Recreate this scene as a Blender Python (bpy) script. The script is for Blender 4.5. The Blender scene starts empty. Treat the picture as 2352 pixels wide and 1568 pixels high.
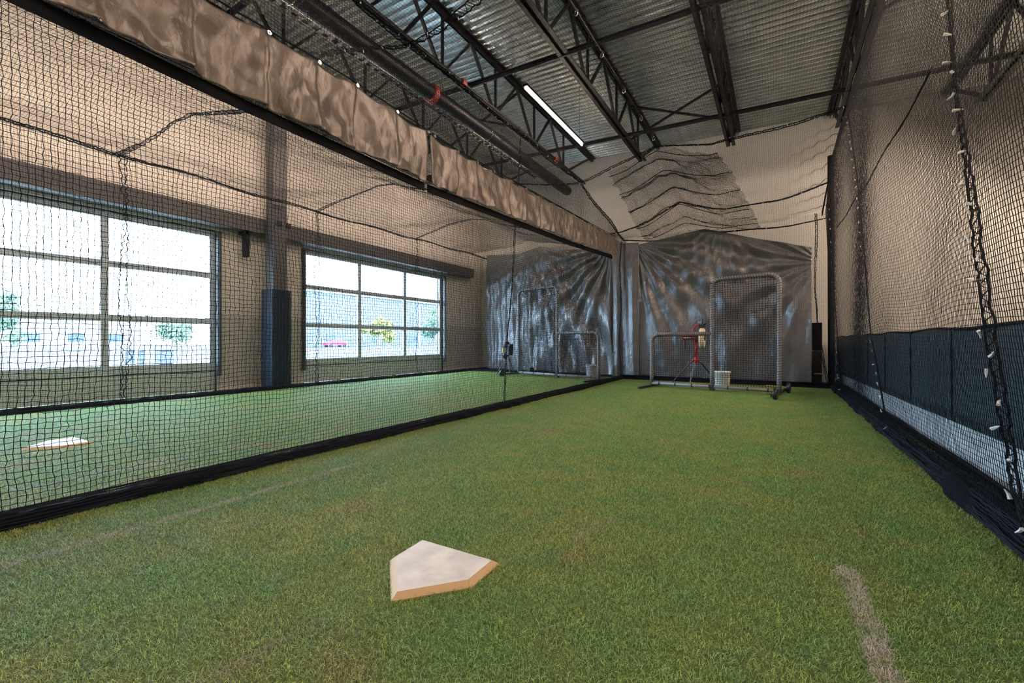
import bpy, math, random
import numpy as np
from mathutils import Vector, Matrix

# ------------------------------------------------------------------ camera, sky, sun, exposure
SC = bpy.context.scene
COL = SC.collection
random.seed(7); RNG = np.random.default_rng(11)
FPX, HCAM = 980.0, 0.95
TH = math.atan(609.0 / FPX)
cam_d = bpy.data.cameras.new('camera'); cam = bpy.data.objects.new('camera', cam_d); COL.objects.link(cam)
cam.location = (0, 0, HCAM); cam.rotation_euler = (math.pi / 2, 0, TH)
cam_d.sensor_width = 36; cam_d.lens = FPX / 2352 * 36; cam_d.clip_start = 0.02; cam_d.clip_end = 500
SC.camera = cam
SC.view_settings.view_transform = 'Standard'; SC.view_settings.look = 'None'
SC.view_settings.exposure = 1.42; SC.view_settings.gamma = 1.0; SC.view_settings.use_curve_mapping = False
W = bpy.data.worlds.new('sky'); SC.world = W; W.use_nodes = True
_n = W.node_tree.nodes; _bg = _n['Background']
_bg.inputs[0].default_value = (0.56, 0.79, 1.0, 1); _bg.inputs[1].default_value = 12.5
sun_d = bpy.data.lights.new('sun', 'SUN'); sun_d.energy = 2.5; sun_d.angle = 0.01; sun_d.color = (1, .95, .87)
sun = bpy.data.objects.new('sun', sun_d); COL.objects.link(sun); sun.rotation_euler = (math.radians(10), math.radians(18), 0)
for (y0, y1) in ((-0.8, 3.95), (5.71, 10.46)):
    pd = bpy.data.lights.new('door_portal', 'AREA'); pd.shape = 'RECTANGLE'; pd.size = 2.6; pd.size_y = y1 - y0
    pd.cycles.is_portal = True
    po = bpy.data.objects.new('door_portal', pd); COL.objects.link(po)
    po.location = (-9.32, (y0 + y1) / 2, 1.75); po.rotation_euler = (0, -math.pi / 2, 0)
LAMP_COL, LAMP_STR = (1.0, 0.77, 0.60), 102.0
c = SC.cycles
c.max_bounces = 7; c.diffuse_bounces = 4; c.glossy_bounces = 3; c.transmission_bounces = 4; c.transparent_max_bounces = 8
c.caustics_reflective = False; c.caustics_refractive = False; c.sample_clamp_indirect = 4.0
c.use_denoising = True

# ------------------------------------------------------------------ helpers
def tag(o, label=None, cat=None, group=None, kind=None):
    if label: o['label'] = label
    if cat: o['category'] = cat
    if group: o['group'] = group
    if kind: o['kind'] = kind
    return o
def empty(name, loc=(0, 0, 0), rz=0):
    o = bpy.data.objects.new(name, None); COL.objects.link(o)
    o.location = loc; o.rotation_euler = (0, 0, rz); o.empty_display_size = .1
    return o
def copy_tree(o, parent=None):
    c_ = o.copy(); COL.objects.link(c_); c_.parent = parent
    for ch in [x for x in bpy.data.objects if x.parent == o]:
        copy_tree(ch, c_)
    return c_
class MB:
    def __init__(s): s.v = []; s.f = []; s.m = []
    def add(s, vs, fs, mi=0):
        b = len(s.v); s.v += [tuple(v) for v in vs]
        s.f += [tuple(i + b for i in f) for f in fs]; s.m += [mi] * len(fs); return s
    def box(s, x0, x1, y0, y1, z0, z1, mi=0):
        vs = [(x, y, z) for x in (x0, x1) for y in (y0, y1) for z in (z0, z1)]
        return s.add(vs, [(0, 1, 3, 2), (4, 6, 7, 5), (0, 4, 5, 1), (2, 3, 7, 6), (0, 2, 6, 4), (1, 5, 7, 3)], mi)
    def bar(s, a, b, w, h, up=(0, 0, 1), mi=0):
        a, b = Vector(a), Vector(b); d = (b - a).normalized(); up = Vector(up)
        if abs(d.dot(up)) > .98: up = Vector((1, 0, 0))
        r = d.cross(up).normalized(); u = r.cross(d)
        vs = [p + r * (sx * w / 2) + u * (sz * h / 2) for p in (a, b) for sx, sz in ((-1, -1), (1, -1), (1, 1), (-1, 1))]
        return s.add(vs, [(0, 1, 2, 3), (7, 6, 5, 4), (0, 4, 5, 1), (1, 5, 6, 2), (2, 6, 7, 3), (3, 7, 4, 0)], mi)
    def tube(s, pts, r, n=8, cap=True, mi=0):
        pts = [Vector(p) for p in pts]; N = len(pts); rings = []
        rr = r if hasattr(r, '__len__') else [r] * N
        prev = None
        for i, p in enumerate(pts):
            t = (pts[min(i + 1, N - 1)] - pts[max(i - 1, 0)]).normalized()
            if prev is None:
                u = Vector((0, 0, 1)) if abs(t.z) < .9 else Vector((1, 0, 0))
            else: u = prev
            u = (u - t * u.dot(t)).normalized(); w = t.cross(u); prev = u
            rings.append([p + (u * math.cos(2 * math.pi * k / n) + w * math.sin(2 * math.pi * k / n)) * rr[i] for k in range(n)])
        vs = [v for ring in rings for v in ring]; fs = []
        for i in range(N - 1):
            for k in range(n):
                a = i * n + k; b = i * n + (k + 1) % n
                fs.append((a, b, b + n, a + n))
        if cap: fs += [tuple(range(n - 1, -1, -1)), tuple((N - 1) * n + k for k in range(n))]
        return s.add(vs, fs, mi)
    def lathe(s, prof, c=(0, 0, 0), n=24, axis='z', mi=0):
        vs = []; fs = []
        for (r, z) in prof:
            for k in range(n):
                a = 2 * math.pi * k / n; p = (r * math.cos(a), r * math.sin(a), z)
                if axis == 'x': p = (p[2], p[0], p[1])
                if axis == 'y': p = (p[0], p[2], p[1])
                vs.append((c[0] + p[0], c[1] + p[1], c[2] + p[2]))
        for i in range(len(prof) - 1):
            for k in range(n):
                a = i * n + k; b = i * n + (k + 1) % n; fs.append((a, b, b + n, a + n))
        return s.add(vs, fs, mi)
    def grid(s, P, mi=0):
        nu, nv = len(P), len(P[0]); vs = [p for row in P for p in row]
        return s.add(vs, [(i * nv + j, (i + 1) * nv + j, (i + 1) * nv + j + 1, i * nv + j + 1) for i in range(nu - 1) for j in range(nv - 1)], mi)
    def build(s, name, mat, parent=None, smooth=False, bevel=0, solid=0):
        me = bpy.data.meshes.new(name); me.from_pydata(s.v, [], s.f)
        mats = mat if isinstance(mat, (list, tuple)) else [mat]
        for m_ in mats: me.materials.append(m_)
        if len(mats) > 1: me.polygons.foreach_set('material_index', s.m)
        if smooth: me.polygons.foreach_set('use_smooth', [True] * len(s.f))
        me.update()
        o = bpy.data.objects.new(name, me); COL.objects.link(o); o.parent = parent
        if solid:
            md = o.modifiers.new('solid', 'SOLIDIFY'); md.thickness = solid; md.offset = 0
        if bevel:
            md = o.modifiers.new('bevel', 'BEVEL'); md.width = bevel; md.segments = 2; md.limit_method = 'ANGLE'
        return o

# ------------------------------------------------------------------ materials
def mat(name, color, rough=.7, metal=0, noise=None, bump=None, spec=.5, coat=0):
    """noise=(scale, amount, second colour) ; bump=(scale, strength, stretch)"""
    m = bpy.data.materials.new(name); m.use_nodes = True; nt = m.node_tree; b = nt.nodes['Principled BSDF']
    b.inputs['Base Color'].default_value = (*color, 1); b.inputs['Roughness'].default_value = rough
    b.inputs['Metallic'].default_value = metal; b.inputs['Specular IOR Level'].default_value = spec
    b.inputs['Coat Weight'].default_value = coat
    geo = nt.nodes.new('ShaderNodeNewGeometry')
    if noise:
        t = nt.nodes.new('ShaderNodeTexNoise'); t.inputs['Scale'].default_value = noise[0]; t.inputs['Detail'].default_value = 6
        nt.links.new(geo.outputs['Position'], t.inputs['Vector'])
        r = nt.nodes.new('ShaderNodeValToRGB'); r.color_ramp.elements[0].position = .5 - noise[1]; r.color_ramp.elements[1].position = .5 + noise[1]
        r.color_ramp.elements[0].color = (*color, 1); r.color_ramp.elements[1].color = (*noise[2], 1)
        nt.links.new(t.outputs[0], r.inputs[0]); nt.links.new(r.outputs[0], b.inputs['Base Color'])
    if bump:
        mp = nt.nodes.new('ShaderNodeMapping'); mp.inputs['Scale'].default_value = bump[2] if len(bump) > 2 else (1, 1, 1)
        t = nt.nodes.new('ShaderNodeTexNoise'); t.inputs['Scale'].default_value = bump[0]; t.inputs['Detail'].default_value = 5
        bp = nt.nodes.new('ShaderNodeBump'); bp.inputs['Strength'].default_value = bump[1]; bp.inputs['Distance'].default_value = .02
        nt.links.new(geo.outputs['Position'], mp.inputs['Vector']); nt.links.new(mp.outputs[0], t.inputs['Vector'])
        nt.links.new(t.outputs[0], bp.inputs['Height']); nt.links.new(bp.outputs[0], b.inputs['Normal'])
    return m
M = {}
M['wall_l'] = mat('painted_wall_warm', (.66, .61, .57), .85, bump=(60, .08))
M['wall_lo'] = mat('painted_wall_lower', (.50, .475, .455), .8, bump=(60, .08))
M['wall_b'] = mat('painted_back_wall', (.55, .545, .52), .85, bump=(40, .08))
M['wall_r'] = mat('painted_right_wall', (.66, .58, .50), .85, bump=(40, .08))
M['beam'] = mat('dark_taupe_paint', (.105, .10, .108), .55)
M['steel'] = mat('black_painted_steel', (.006, .007, .009), .5, spec=.22, noise=(8, .3, (.010, .010, .012)))
M['steel_g'] = mat('grey_primed_steel', (.06, .065, .075), .5)
M['pipe'] = mat('black_pipe', (.004, .005, .007), .4, spec=.3)
M['red'] = mat('red_enamel', (.42, .012, .012), .35)
M['redc'] = mat('red_coupling_paint', (.22, .02, .015), .5)
M['galv'] = mat('galvanised_decking', (.55, .59, .595), .24, metal=.72, noise=(2.2, .25, (.34, .38, .385)), bump=(30, .15, (1, .2, 1)))
M['alu'] = mat('grey_aluminium_frame', (.50, .56, .64), .45)
M['doorp'] = mat('grey_door_panel', (.50, .55, .57), .5)
M['white'] = mat('white_plastic', (.80, .80, .78), .5)
M['cream'] = mat('cream_rubber', (.78, .66, .45), .6)
M['net'] = mat('black_net_twine', (.0035, .0045, .008), .7, spec=.15)
M['cord'] = mat('navy_black_cord', (.008, .011, .019), .7, spec=.15)
M['netg'] = mat('black_net_gathered', (.003, .005, .010), .8, bump=(90, .5), spec=.12)
M['black'] = mat('black_fabric', (.003, .004, .007), .8, spec=.15)
M['blackp'] = mat('black_plastic', (.014, .014, .016), .4)
M['navy'] = mat('navy_vinyl', (.018, .036, .062), .45, bump=(14, .15, (1, 1, .3)))
M['pad'] = mat('navy_wall_pad', (.006, .022, .045), .4, bump=(8, .2))
M['navyb'] = mat('navy_band', (.038, .068, .088), .6)
M['wht_v'] = mat('pale_vinyl', (.68, .74, .80), .6)
M['tie'] = mat('white_zip_tie', (.75, .75, .75), .4)
M['chrome'] = mat('steel_hardware', (.6, .58, .55), .25, metal=.9)
M['foam'] = mat('grey_pipe_padding', (.22, .215, .225), .38, noise=(25, .3, (.17, .165, .175)))
M['bone'] = mat('worn_white_rubber', (.66, .645, .63), .55, noise=(9, .14, (.50, .49, .485)), bump=(120, .2))
M['tan'] = mat('tan_rubber_edge', (.60, .42, .24), .6, noise=(14, .3, (.54, .37, .20)))
M['yel'] = mat('yellow_strap', (.65, .42, .03), .6)
def tarp(name, col, rough, w=.9, fs=1.0):
    m = bpy.data.materials.new(name); m.use_nodes = True; nt = m.node_tree; b = nt.nodes['Principled BSDF']
    b.inputs['Roughness'].default_value = rough; b.inputs['Metallic'].default_value = .35; b.inputs['Specular IOR Level'].default_value = .6
    geo = nt.nodes.new('ShaderNodeNewGeometry')
    def nz(scale, det, st=(1, 1, 1), dist=0):
        mp = nt.nodes.new('ShaderNodeMapping'); mp.inputs['Scale'].default_value = st
        t = nt.nodes.new('ShaderNodeTexNoise'); t.inputs['Scale'].default_value = scale; t.inputs['Detail'].default_value = det; t.inputs['Distortion'].default_value = dist
        nt.links.new(geo.outputs['Position'], mp.inputs[0]); nt.links.new(mp.outputs[0], t.inputs['Vector']); return t.outputs[0]
    a = nz(2.4, 4, (1, 1, .35), .4); k = nz(7 * fs, 7, (1, 1, .6), .25)
    v = nt.nodes.new('ShaderNodeTexVoronoi'); v.feature = 'DISTANCE_TO_EDGE'; v.inputs['Scale'].default_value = 5
    mix = nt.nodes.new('ShaderNodeMix'); mix.data_type = 'FLOAT'; mix.inputs[0].default_value = .45
    nt.links.new(a, mix.inputs[2]); nt.links.new(k, mix.inputs[3])
    bp = nt.nodes.new('ShaderNodeBump'); bp.inputs['Strength'].default_value = w; bp.inputs['Distance'].default_value = .09
    nt.links.new(mix.outputs[0], bp.inputs['Height']); nt.links.new(bp.outputs[0], b.inputs['Normal'])
    r = nt.nodes.new('ShaderNodeValToRGB'); r.color_ramp.elements[0].color = (*[x * .8 for x in col], 1); r.color_ramp.elements[1].color = (*col, 1)
    nt.links.new(k, r.inputs[0]); nt.links.new(r.outputs[0], b.inputs['Base Color'])
    return m
M['tarp'] = tarp('silver_grey_tarp', (.23, .23, .24), .30, .6)
M['tarp_b'] = tarp('brown_grey_tarp', (.175, .148, .130), .36, .7, 1.0)
def emis(name, col, s):
    m = bpy.data.materials.new(name); m.use_nodes = True; nt = m.node_tree; nt.nodes.clear()
    e = nt.nodes.new('ShaderNodeEmission'); o = nt.nodes.new('ShaderNodeOutputMaterial')
    e.inputs[0].default_value = (*col, 1); e.inputs[1].default_value = s; nt.links.new(e.outputs[0], o.inputs[0]); return m
M['lamp'] = emis('warm_lamp', LAMP_COL, LAMP_STR)
def glass():
    m = bpy.data.materials.new('clear_glass'); m.use_nodes = True; nt = m.node_tree; nt.nodes.clear()
    t = nt.nodes.new('ShaderNodeBsdfTransparent'); g = nt.nodes.new('ShaderNodeBsdfGlossy'); mx = nt.nodes.new('ShaderNodeMixShader')
    t.inputs[0].default_value = (.95, .98, 1, 1); g.inputs['Roughness'].default_value = .02; mx.inputs[0].default_value = .06
    o = nt.nodes.new('ShaderNodeOutputMaterial'); nt.links.new(t.outputs[0], mx.inputs[1]); nt.links.new(g.outputs[0], mx.inputs[2]); nt.links.new(mx.outputs[0], o.inputs[0]); return m
M['glass'] = glass()
def turf_mat(name, blade):
    m = bpy.data.materials.new(name); m.use_nodes = True; nt = m.node_tree; L = nt.links; b = nt.nodes['Principled BSDF']
    b.inputs['Roughness'].default_value = .45 if blade else .9; b.inputs['Specular IOR Level'].default_value = .35
    geo = nt.nodes.new('ShaderNodeNewGeometry')
    def nz(scale, det, lo, hi, st=(1, 1, 1)):
        mp = nt.nodes.new('ShaderNodeMapping'); mp.inputs['Scale'].default_value = st
        t = nt.nodes.new('ShaderNodeTexNoise'); t.inputs['Scale'].default_value = scale; t.inputs['Detail'].default_value = det
        L.new(geo.outputs['Position'], mp.inputs[0]); L.new(mp.outputs[0], t.inputs['Vector'])
        r = nt.nodes.new('ShaderNodeMapRange'); r.inputs[1].default_value = lo; r.inputs[2].default_value = hi; L.new(t.outputs[0], r.inputs[0]); return r.outputs[0]
    def mixc(f, A, B):
        x = nt.nodes.new('ShaderNodeMix'); x.data_type = 'RGBA'
        for s_, v_ in ((0, f), (6, A), (7, B)):
            if hasattr(v_, 'is_output'): L.new(v_, x.inputs[s_])
            else: x.inputs[s_].default_value = v_ if s_ == 0 else (*v_, 1)
        return x.outputs[2]
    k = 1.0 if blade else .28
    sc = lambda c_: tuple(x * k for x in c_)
    base = mixc(nz(1.3, 4, .35, .65), sc((.235, .42, .115)), sc((.36, .435, .125)))
    base = mixc(nz(5, 5, .45, .75), base, sc((.20, .40, .13)))
    base = mixc(nz(2.1, 3, .60, .80), base, sc((.40, .34, .16)))
    if blade:
        at = nt.nodes.new('ShaderNodeAttribute'); at.attribute_name = 'tint'
        r = nt.nodes.new('ShaderNodeValToRGB'); e = r.color_ramp.elements
        e[0].color = (.38, .38, .36, 1); e[1].color = (1.75, 1.8, 1.75, 1); e[1].position = 1
        x = e.new(.8); x.color = (1.05, 1.05, 1.05, 1)
        L.new(at.outputs['Fac'], r.inputs[0])
        mu = nt.nodes.new('ShaderNodeMix'); mu.data_type = 'RGBA'; mu.blend_type = 'MULTIPLY'; mu.inputs[0].default_value = 1
        L.new(base, mu.inputs[6]); L.new(r.outputs[0], mu.inputs[7]); base = mu.outputs[2]
    # worn chalk lines: soft rectangles with ragged noise edges
    sx = nt.nodes.new('ShaderNodeSeparateXYZ'); L.new(geo.outputs['Position'], sx.inputs[0])
    def mth(op, a, b_=None, c_=None):
        q = nt.nodes.new('ShaderNodeMath'); q.operation = op
        for i, v_ in enumerate((a, b_, c_)):
            if v_ is None: continue
            if hasattr(v_, 'is_output'): L.new(v_, q.inputs[i])
            else: q.inputs[i].default_value = v_
        return q.outputs[0]
    def strip(x0, hw, slope, y0, y1, amt, soft=.02):
        cx = mth('SUBTRACT', mth('SUBTRACT', sx.outputs[0], x0), mth('MULTIPLY', mth('SUBTRACT', sx.outputs[1], y0), slope))
        d1 = mth('SUBTRACT', hw, mth('ABSOLUTE', cx))
        d2 = mth('SUBTRACT', (y1 - y0) / 2, mth('ABSOLUTE', mth('SUBTRACT', sx.outputs[1], (y0 + y1) / 2)))
        d = mth('MINIMUM', d1, d2); d = mth('ADD', d, mth('MULTIPLY', mth('SUBTRACT', nz(38, 4, .3, .7), .5), .03))
        r = nt.nodes.new('ShaderNodeMapRange'); r.inputs[1].default_value = -soft * .3; r.inputs[2].default_value = soft
        r.inputs[4].default_value = amt; L.new(d, r.inputs[0]); return mth('MULTIPLY', r.outputs[0], nz(12, 5, .25, .6))
    base = mixc(strip(.285, .044, -.03, .9, 2.27, .95), base, sc((.62, .58, .50)))
    base = mixc(strip(-2.76, .035, .0, .2, 2.2, 1.0, .03), base, sc((.50, .47, .34)))
    base = mixc(strip(-.83, .05, .25, 1.9, 2.25, .8, .05), base, sc((.42, .42, .27)))
    base = mixc(strip(-1.36, .05, .12, .45, .9, .7, .05), base, sc((.36, .30, .20)))
    base = mixc(strip(-4.1, .04, .0, .6, 2.6, .9, .04), base, sc((.42, .43, .38)))
    L.new(base, b.inputs['Base Color'])
    return m
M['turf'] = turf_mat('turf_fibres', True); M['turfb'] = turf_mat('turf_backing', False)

# ------------------------------------------------------------------ room shell
YB, YF, XL, XR = 12.45, -4.0, -9.1, 4.4
def zdeck(x): return 6.30 - .047 * x
def zbot(x): return 5.30 - .047 * x
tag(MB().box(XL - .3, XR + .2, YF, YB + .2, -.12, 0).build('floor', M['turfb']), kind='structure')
DOORS = [(-.8, 3.95), (5.71, 10.46)]; DZ = 3.06
wl = MB()
ys = [YF, -.8, 3.95, 5.71, 10.46, YB + .2]
for i in (0, 2, 4):
    wl.box(XL - .25, XL, ys[i], ys[i + 1], 1.46, DZ, 0); wl.box(XL - .25, XL, ys[i], ys[i + 1], 0, 1.46, 1)
wl.box(XL - .25, XL, YF, YB + .2, DZ, 6.9)
tag(wl.build('wall_left', [M['wall_l'], M['wall_lo']]), kind='structure')
tag(MB().box(XL, XR, YB, YB + .2, 0, 6.9).build('wall_back', M['wall_b']), kind='structure')
tag(MB().box(XR, XR + .2, YF, YB + .2, 0, 6.9).build('wall_right', M['wall_r']), kind='structure')
tag(MB().box(XL, XR, YF - .2, YF, 0, 6.9).build('wall_front', M['wall_b']), kind='structure')
# corrugated deck, ribs run across the room
prof = [(0, 0), (.045, 0), (.065, .045), (.13, .045)]; pts = []; y = YF
while y < YB:
    for a, b in prof: pts.append((y + a, b))
    y += .15
P = [[(x, py, zdeck(x) + pz) for (py, pz) in pts] for x in (XL, XR)]
tag(MB().grid(P).build('ceiling', M['galv']), kind='structure')
tag(MB().box(XL - .3, XR + .3, YF - .3, YB + .3, 6.95, 7.1).build('ceiling_roof', M['steel']), kind='structure')
tag(MB().box(XL, XL + .015, YF, -.8, 0, .1).box(XL, XL + .015, 3.95, 5.71, 0, .1).box(XL, XL + .015, 10.46, YB, 0, .1).build('baseboard_left', M['wall_l']), kind='structure')
# header beam, column
tag(MB().box(XL, XL + .26, YF, 11.75, 3.13, 3.43).build('trim_1', M['beam']), kind='structure')
colm = empty('steel_column', (-8.68, 4.86, 0)); tag(colm, 'square taupe steel column between the two glazed doors, padded at its foot', 'column')
MB().box(-.14, .14, -.14, .14, 0, 6.6).build('shaft', M['beam'], colm, bevel=.01)
pb = MB()
for s_, (a, b) in enumerate([((-.02, -.21), (.2, -.21)), ((.2, -.21), (.2, .2)), ((.2, .2), (-.02, .2))]): pass
pb.box(-.19, .19, -.2, .2, .01, 1.99)
for k in range(7):
    yy = -.17 + k * .055; pb.tube([(.193, yy, .03), (.193, yy, 1.97)], .012, 6)
pb.build('foot_pad', M['pad'], colm, bevel=.015)
for (a, b) in ((-.02, 0), (.17, 0)):
    MB().box(.14, .19, a - .055, a + .03, 3.28, 3.36).build('mounting_bracket', M['blackp'], colm)

# glazed overhead doors
def door(n, y0, y1):
    root = empty('door_%d' % n, (XL - .1, y0, 0)); tag(root, kind='structure')
    Wd = y1 - y0; rows = [.44, .50, 1.33, 2.21, 3.06]
    MB().box(-.03, .03, 0, Wd, .01, .45).build('bottom_panel', M['doorp'], root, bevel=.008)
    MB().box(.025, .04, 0, Wd, .385, .40).build('seal_strip', M['steel'], root)
    fr = MB()
    for i, z in enumerate((.50, 1.33, 2.21, 3.0)):
        fr.box(-.03, .03, 0, Wd, z - .052, z + .052)
    fr.build('rail', M['alu'], root, bevel=.005)
    for k in range(4):
        yy = min(max(k * Wd / 3, .04), Wd - .04)
        MB().box(-.032, .032, yy - .05, yy + .05, .45, 3.05).build('stile', M['alu'], root, bevel=.005)
    for r_ in range(3):
        for k in range(3):
            z0, z1 = (.54, 1.29, 1.37, 2.17, 2.25, 2.96)[r_ * 2:r_ * 2 + 2]
            MB().box(-.004, .004, k * Wd / 3 + .03, (k + 1) * Wd / 3 - .03, z0 - .01, z1 + .01).build('glass_pane', M['glass'], root)
    for yy in (-.02, Wd + .02):
        t = MB().box(.11, .17, yy - .035, yy + .035, .3, 3.05).box(.17, .19, yy - .02, yy + .02, .3, 3.0)
        t.build('door_track', M['steel_g'], root)
    tr = MB().box(-.16, .09, -.05, 0, 0, 3.06).box(-.16, .09, Wd, Wd + .05, 0, 3.06).box(-.16, .09, -.05, Wd + .05, 3.06, 3.1)
    tr.build('jamb', M['white'], root)
for i, (a, b) in enumerate(DOORS): door(i + 1, a, b)
tsp = MB().box(-8.98, -8.86, 4.35, 4.43, 2.62, 3.12).box(-9.1, -8.86, 4.33, 4.45, 3.06, 3.13)
tag(tsp.build('door_spring_bracket', M['steel']), 'dark vertical bracket hanging under the header beam just left of the column', 'bracket')

# ------------------------------------------------------------------ roof trusses
TX = [-8.72, -6.76, -4.80, -2.84, -.88, 1.08, 3.04]
TL = ['black open-web roof truss nearest the wall with the glazed doors',
      'black open-web roof truss running along just above the brown tarp',
      'roof truss with pale grey bottom chord right of the big black pipe',
      'black roof truss passing just right of the lit strip lamp',
      'black roof truss over the middle of the right lane, ending in two prongs',
      'black roof truss directly above the right side net',
      'black roof truss seen through the net at the top right corner']
for ti, (tx, lab) in enumerate(zip(TX, TL)):
    root = empty('roof_truss', (tx, 0, zbot(tx))); tag(root, lab, 'truss')
    H = zdeck(tx) - zbot(tx) - .005; y0, y1 = -3.2, 10.75
    mt = M['steel']
    tc = MB()
    for s_ in (-1, 1):
        tc.box(s_ * .02, s_ * .095, YF + .05, YB - .05, H - .012, H); tc.box(s_ * .02, s_ * .03, YF + .05, YB - .05, H - .09, H)
    tc.build('top_chord', mt, root)
    bc = MB()
    for s_ in (-1, 1):
        bc.box(s_ * .02, s_ * .09, y0, y1, 0, .012); bc.box(s_ * .02, s_ * .03, y0, y1, 0, .085)
    bc.build('bottom_chord', M['steel_g'] if ti == 2 else mt, root)
    yy = -2.5
    while yy < 10.5:
        MB().bar((0, yy, .02), (0, yy, H - .03), .035, .045).build('vertical_web', mt, root)
        if yy + 1.6 < 10.9:
            for s_, e_ in ((yy + .06, yy + .8), (min(yy + 1.5, 10.6), yy + .8)):
                MB().bar((0, s_, .04), (0, e_, H - .05), .04, .05, up=(1, 0, 0)).build('diagonal_web', mt, root)
        yy += 1.6
    MB().bar((0, 10.6, .05), (0, YB - .3, H - .06), .05, .06, up=(1, 0, 0)).build('end_web', mt, root)
for by, where in ((-.2, 'behind'), (3.05, 'nearest'), (6.1, 'middle'), (9.25, 'farthest')):
    if by < 0: continue
    b = MB(); b.bar((XL + .1, by, zbot(XL) + .05), (XR - .1, by, zbot(XR) + .05), .05, .012); b.bar((XL + .1, by + .02, zbot(XL) + .02), (XR - .1, by + .02, zbot(XR) + .02), .012, .06)
    tag(b.build('bridging_angle', M['steel']), 'long black steel angle crossing the roof trusses, %s of the three' % where, 'steel brace', 'angles crossing the trusses')
def xbrace(i, y, lab):
    a, b = TX[i], TX[i + 1]; r = empty('cross_brace', ((a + b) / 2, y, zbot(a)))
    tag(r, lab, 'steel brace')
    hx = (b - a) / 2
    MB().bar((-hx, 0, .06), (hx, 0, .78), .04, .04).build('brace_bar', M['steel'], r)
    MB().bar((-hx, .05, .86), (hx, .05, .02), .04, .04).build('brace_bar', M['steel'], r)
xbrace(2, 4.6, 'crossed black bars between two trusses, nearer than the lit strip lamp')
xbrace(3, 9.6, 'crossed black bars between two trusses at the far end, beyond the lamp')
xbrace(5, 7.4, 'crossed black bars seen through the right side net at the ceiling')
xbrace(1, 8.0, 'crossed black bars behind the big black pipe')

# big black pipe with hangers and couplings
pr = empty('black_pipe', (-4.86, 0, 5.05)); tag(pr, 'thick black pipe slung under the roof left of the lit lamp', 'pipe')
MB().tube([(0, -3.5, 0), (0, 10.6, 0), (0, 10.72, 0)], [.125, .125, .11], 20).build('tube', M['pipe'], pr, smooth=True)
for yy in (2.9, 6.9, -.5):
    h = MB(); h.tube([(.13 * math.cos(a), yy, .13 * math.sin(a)) for a in np.linspace(-math.pi, math.pi, 25)], .008, 6); h.tube([(0, yy, .13), (0, yy, 1.2)], .006, 6)
    h.build('hanger_loop', M['chrome'], pr)
for yy in (5.3,):
    MB().lathe([(.125, -.05), (.15, -.045), (.15, .045), (.125, .05)], (0, yy, 0), 18, 'y').build('red_coupling', M['redc'], pr)
tr2 = empty('sprinkler_line', (-4.45, 0, 5.25)); tag(tr2, 'slim dark sprinkler pipe with red coupling beside the thick black pipe', 'pipe')
MB().tube([(0, -3.5, 0), (0, 10.9, 0)], .035, 10).build('tube', M['steel'], tr2, smooth=True)
for yy in (5.6, 9.1): MB().lathe([(.035, -.05), (.065, -.045), (.065, .045), (.035, .05)], (0, yy, 0), 14, 'y').build('red_coupling', M['redc'], tr2)
ct = empty('cable_tray', (-5.35, 0, 5.25)); tag(ct, 'narrow ladder-type tray running along the left side of the thick black pipe', 'cable tray')
cm = MB(); cm.box(-.09, -.08, -3, 9.9, 0, .05).box(.08, .09, -3, 9.9, 0, .05)
for k in range(86): cm.box(-.08, .08, -3 + k * .15, -3 + k * .15 + .07, 0, .01)
cm.build('ladder', M['steel'], ct)
MB().tube([(.12, -3, .03), (.12, 9.5, .03)], .014, 8).build('conduit', M['chrome'], ct, smooth=True)
sp = MB().bar((-6.9, 2.25, 5.75), (-4.7, 2.25, 5.55), .14, .03)
tag(sp.build('grey_strut', M['steel_g']), 'short pale grey strut crossing between truss and black pipe, upper left', 'steel brace')

# ------------------------------------------------------------------ strip lamps, real ones and added fill
lamp_src = None
def lamp(x, y0, lab, z=5.15, L=2.45):
    r = empty('strip_lamp', (x, y0, z)); tag(r, lab, 'lamp', 'strip lamps under the roof')
    MB().box(-.04, .04, 0, L, .028, .075).build('housing', M['steel'], r)
    MB().tube([(0, .02, .005), (0, L / 2 - .012, .005)], .017, 10).build('lit_tube', M['lamp'], r)
    MB().tube([(0, L / 2 + .012, .005), (0, L - .02, .005)], .017, 10).build('lit_tube', M['lamp'], r)
    for yy in (.15, L - .15): MB().tube([(0, yy, .07), (0, yy, zdeck(x) - z + .02)], .003, 5).build('hanging_wire', M['chrome'], r)
lamp(-3.55, 6.12, 'lit warm strip lamp hanging under the roof, the one seen whole')
lamp(-.63, 3.05, 'lit strip lamp just above the top of the picture, only its glow reaching in')
lamp(-3.55, -.9, 'strip lamp over the right lane near its entrance')
lamp(-.63, -2.6, 'strip lamp behind the viewpoint over the right lane')
lamp(2.6, -.9, 'strip lamp beyond the right side net, above the picture')
lamp(2.6, 3.3, 'strip lamp beyond the right side net, right of the picture')
lamp(3.85, 5.7, 'added unseen strip light beyond the right side net, brightening the far wall')  # unseen lamp added to brighten the far wall right of the net
lamp(4.2, 6.3, 'added unseen strip light low by the right wall, fill beyond the right side net', 3.6)  # added fill out of view, lifts the wall behind the side net
lamp(4.25, 8.95, 'added unseen strip light low beside the far wall, fill beyond the right side net', 3.9)  # another added fill out of view, close to the far right wall
lamp(3.85, 8.95, 'strip lamp near the far wall beyond the right side net, out of the picture', 4.3)
lamp(-6.35, .2, 'strip lamp over the left lane hidden behind the tarp, near', 4.9)
lamp(-6.35, 2.95, 'added unseen strip light over the left lane, fill for the door wall, middle', 4.87)  # extra lamp put in as fill for the lower left wall
lamp(-6.35, 7.6, 'strip lamp over the left lane hidden behind the tarp, far', 4.85)

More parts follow.
